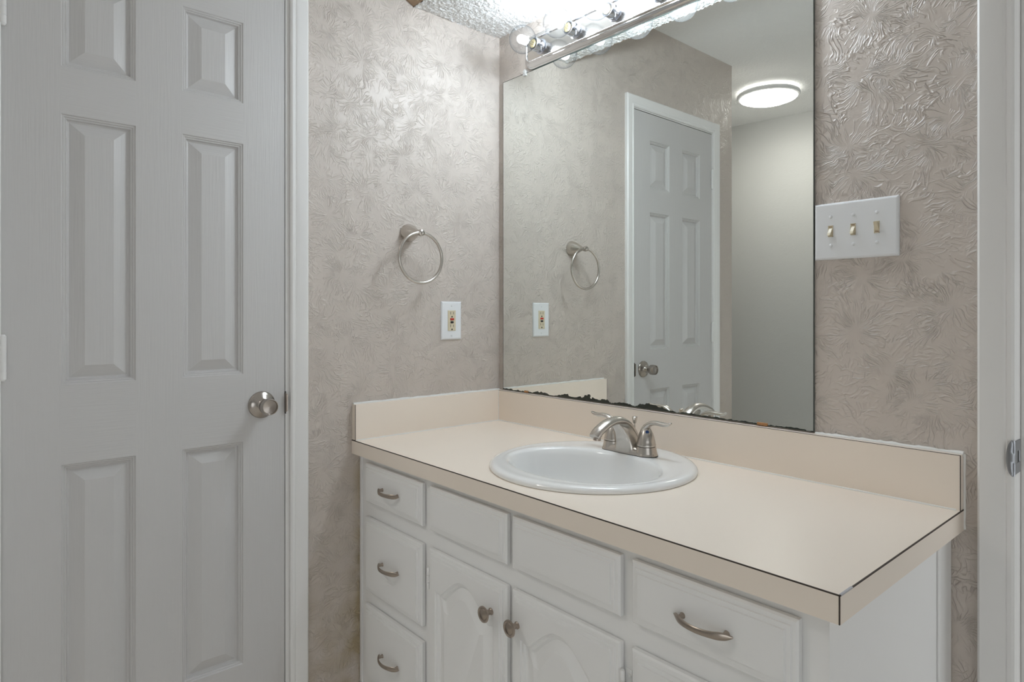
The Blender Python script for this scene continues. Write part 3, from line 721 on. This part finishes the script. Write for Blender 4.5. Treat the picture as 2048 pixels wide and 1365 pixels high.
def bulb_at(x):
    b = thing('light_bulb', '', 'light bulb', (x, -0.0385, LZ), 'globe bulbs on the vanity light')
    g = []
    Rb = 0.0410; yc = 0.0565        # sphere centre ahead of the bulb's base
    for k in range(25):
        th = PI * k / 24
        d_ = yc + Rb * math.cos(th); r_ = Rb * math.sin(th)
        if d_ < yc - 0.030 and r_ < 0.0150: break
        g.append((d_, r_))
    g += [(0.0215, 0.0158), (0.0150, 0.0140), (0.0110, 0.0132)]
    g = g[::-1]
    mesh('glass_globe', *lathe(g, (x, -0.0385, LZ), (0, -1, 0), 40, (False, True)), M['glass'], b, smooth=60)
    sc = [(0.0, 0.0125)]
    for k in range(4): sc += [(0.001 + k * 0.003, 0.0122), (0.0025 + k * 0.003, 0.0134)]
    sc += [(0.0150, 0.0136), (0.0155, 0.0)]
    mesh('screw_base', *lathe(sc, (x, -0.0385, LZ), (0, -1, 0), 24), M['brass'], b, smooth=50)
    mesh('filament', *lathe([(0.037, 0.002), (0.038, 0.0080), (0.043, 0.0125), (0.064, 0.0130), (0.072, 0.0090), (0.074, 0.002)], (x, -0.0385, LZ), (0, -1, 0), 12), M['filament0'], b, smooth=60)
    mesh('filament_stem', *lathe([(0.0155, 0.0050), (0.024, 0.0030), (0.0425, 0.0016)], (x, -0.0385, LZ), (0, -1, 0), 12), M['glass'], b, smooth=60)
    return b
first = bulb_at(LX0)
names = ['first lit clear globe bulb from the left end of the chrome bar', 'second lit clear globe bulb from the left end of the chrome bar',
         'third lit clear globe bulb from the left end, cut by the top frame edge', 'fourth globe bulb from the left, its globe only seen reflected in the mirror',
         'rightmost globe bulb of the bar, only seen reflected in the mirror']
first['label'] = names[0]
for k in range(1, LN):
    r = first.copy(); COL.objects.link(r); r.location.x = LX0 + SPC * k; r['label'] = names[k]
    for ch in first.children:
        c = ch.copy(); COL.objects.link(c); c.parent = r
        if ch.name == 'filament':
            c.data = ch.data.copy(); c.data.materials[0] = M['filament%d' % k]

# ------------------------------------------------------------------ hall ceiling light
HX, HY = -0.055, -1.975
cl = thing('ceiling_light', 'round white flush ceiling lamp reflected in the mirror', 'lamp', (HX, HY, HC))
mesh('ring', *lathe([(0.0, 0.120), (0.012, 0.120), (0.012, 0.152), (0.018, 0.161), (0.028, 0.163), (0.036, 0.158), (0.038, 0.148)], (HX, HY, HC), (0, 0, -1), 56, (True, False)), M['shade_ring'], cl, smooth=40)
mesh('back_glow', *lathe([(0.0015, 0.1225), (0.0105, 0.1225)], (HX, HY, HC), (0, 0, -1), 56, (False, False)), M['dome'], cl, smooth=50)
mesh('diffuser', *lathe([(0.036, 0.149), (0.042, 0.145), (0.052, 0.120), (0.058, 0.080), (0.061, 0.0)], (HX, HY, HC), (0, 0, -1), 56, (True, True)), M['dome'], cl, smooth=50)

# ------------------------------------------------------------------ towel ring
TX, TY, TZ = 0.0735, -0.3610, z(0.5935)
tr = thing('towel_ring', 'brushed nickel towel ring on the left wall above the outlet', 'towel ring', (0, TY, z(0.603)))
mesh('post', *lathe([(0.0, 0.0265), (0.005, 0.0272), (0.008, 0.0264), (0.013, 0.0258), (0.024, 0.0222), (0.037, 0.0162), (0.049, 0.0108), (0.058, 0.0078), (0.064, 0.0070), (0.067, 0.0092), (0.0735, 0.0105), (0.080, 0.0092), (0.083, 0.004)], (0, TY, z(0.6010)), (1, 0, -0.09), 36), M['nickel'], tr, smooth=40)
mesh('ring', *torus((TX, TY, TZ - 0.0725), (1, 0, 0), 0.0735, 0.0046), M['nickel'], tr, smooth=80)

# ------------------------------------------------------------------ electrical plates
def bevel_plate(name, axis, u0, u1, w0, w1, t, mat, parent, b=0.0045):
    """plate on the wall x=0 (axis 'x') or y=0 (axis 'y', towards -y)"""
    L = []
    for i_, d_ in [(0, 0.0), (0, t * 0.35), (b * 0.4, t * 0.8), (b, t)]:
        c = [(u0 + i_, w0 + i_), (u1 - i_, w0 + i_), (u1 - i_, w1 - i_), (u0 + i_, w1 - i_)]
        L.append([(d_, u, v) if axis == 'x' else (u, -d_, v) for u, v in c])
    return mesh(name, *loft(L), mat, parent)
OY, OZ = -0.2025, z(0.3350)
ou = thing('outlet', 'white outlet plate with ivory receptacle under the towel ring', 'outlet', (0, OY, OZ))
bevel_plate('cover_plate', 'x', OY - 0.0390, OY + 0.0390, OZ - 0.0605, OZ + 0.0605, 0.0060, M['plate'], ou)
rec = bevel_plate('receptacle', 'x', OY - 0.0158, OY + 0.0158, OZ - 0.0330, OZ + 0.0330, 0.0078, M['ivory'], ou, 0.0015)
rec['label'] = 'ivory receptacle'
X = 0.0078
sl = []
for oz in (0.0235, -0.0165):
    sl += [vf_box((X - 0.001, OY - 0.0066, OZ + oz - 0.0042), (X + 0.0002, OY - 0.0050, OZ + oz + 0.0042)), vf_box((X - 0.001, OY + 0.0050, OZ + oz - 0.0038), (X + 0.0002, OY + 0.0066, OZ + oz + 0.0038)),
           lathe([(X - 0.001, 0.0026), (X + 0.0002, 0.0026)], (0, OY, OZ + oz - 0.0115), (1, 0, 0), 14)]
for v_, f_ in sl: mesh('slot', v_, f_, M['black'], rec)
bb = box('reset_button', (X - 0.001, OY - 0.0072, OZ + 0.0012), (X + 0.0016, OY + 0.0072, OZ + 0.0075), M['red'], rec, bev=0.0004); bb['label'] = 'red button'
bb = box('test_button', (X - 0.001, OY - 0.0055, OZ - 0.0085), (X + 0.0016, OY + 0.0055, OZ - 0.0022), M['black'], rec, bev=0.0004); bb['label'] = 'black button'
for s_ in (-1, 1):
    mesh('screw', *lathe([(0.0055, 0.0032), (0.0064, 0.0030), (0.0070, 0.0018)], (0, OY, OZ + s_ * 0.0475), (1, 0, 0), 14), M['plate'], ou, smooth=40)

PX0, PX1, PZ0, PZ1 = 1.0560, 1.2185, z(0.4715), z(0.5900)
PZ = (PZ0 + PZ1) / 2
sw = thing('switch_plate', 'white triple switch plate right of the mirror', 'light switch', ((PX0 + PX1) / 2, 0, PZ))
bevel_plate('cover_plate', 'y', PX0, PX1, PZ0, PZ1, 0.0060, M['plate'], sw)
for k, up in enumerate((False, False, True)):
    x = 1.0901 + 0.0446 * k
    y = -0.0060
    fr_ = mesh('switch_frame', *merge(vf_box((x - 0.0050, y - 0.0012, PZ - 0.0118), (x - 0.0038, y + 0.002, PZ + 0.0118)), vf_box((x + 0.0038, y - 0.0012, PZ - 0.0118), (x + 0.0050, y + 0.002, PZ + 0.0118)),
        vf_box((x - 0.0050, y - 0.0012, PZ + 0.0106), (x + 0.0050, y + 0.002, PZ + 0.0118)), vf_box((x - 0.0050, y - 0.0012, PZ - 0.0118), (x + 0.0050, y + 0.002, PZ - 0.0106)),
        vf_box((x - 0.0040, y - 0.0004, PZ - 0.0108), (x + 0.0040, y + 0.002, PZ + 0.0108))), M['ivory'], sw)
    s_ = 1 if up else -1
    lv = [[(x - 0.0036, y, PZ + s_ * -0.006), (x + 0.0036, y, PZ + s_ * -0.006), (x + 0.0036, y, PZ + s_ * 0.0085), (x - 0.0036, y, PZ + s_ * 0.0085)],
          [(x - 0.0033, y - 0.0085, PZ + s_ * 0.0045), (x + 0.0033, y - 0.0085, PZ + s_ * 0.0045), (x + 0.0033, y - 0.0110, PZ + s_ * 0.0100), (x - 0.0033, y - 0.0110, PZ + s_ * 0.0100)]]
    mesh('toggle', *loft(lv), M['ivory'], fr_, bev=0.0006)
    box('gap', (x - 0.0034, y - 0.0006, PZ + (-s_) * 0.0088 - 0.0009), (x + 0.0034, y - 0.0003, PZ + (-s_) * 0.0088 + 0.0009), M['wood'], fr_)
    for zz in (-0.0302, 0.0302):
        mesh('screw', *lathe([(0.0055, 0.0038), (0.0068, 0.0034), (0.0074, 0.0020)], (x, 0, PZ + zz), (0, -1, 0), 14), M['plate'], sw, smooth=40)
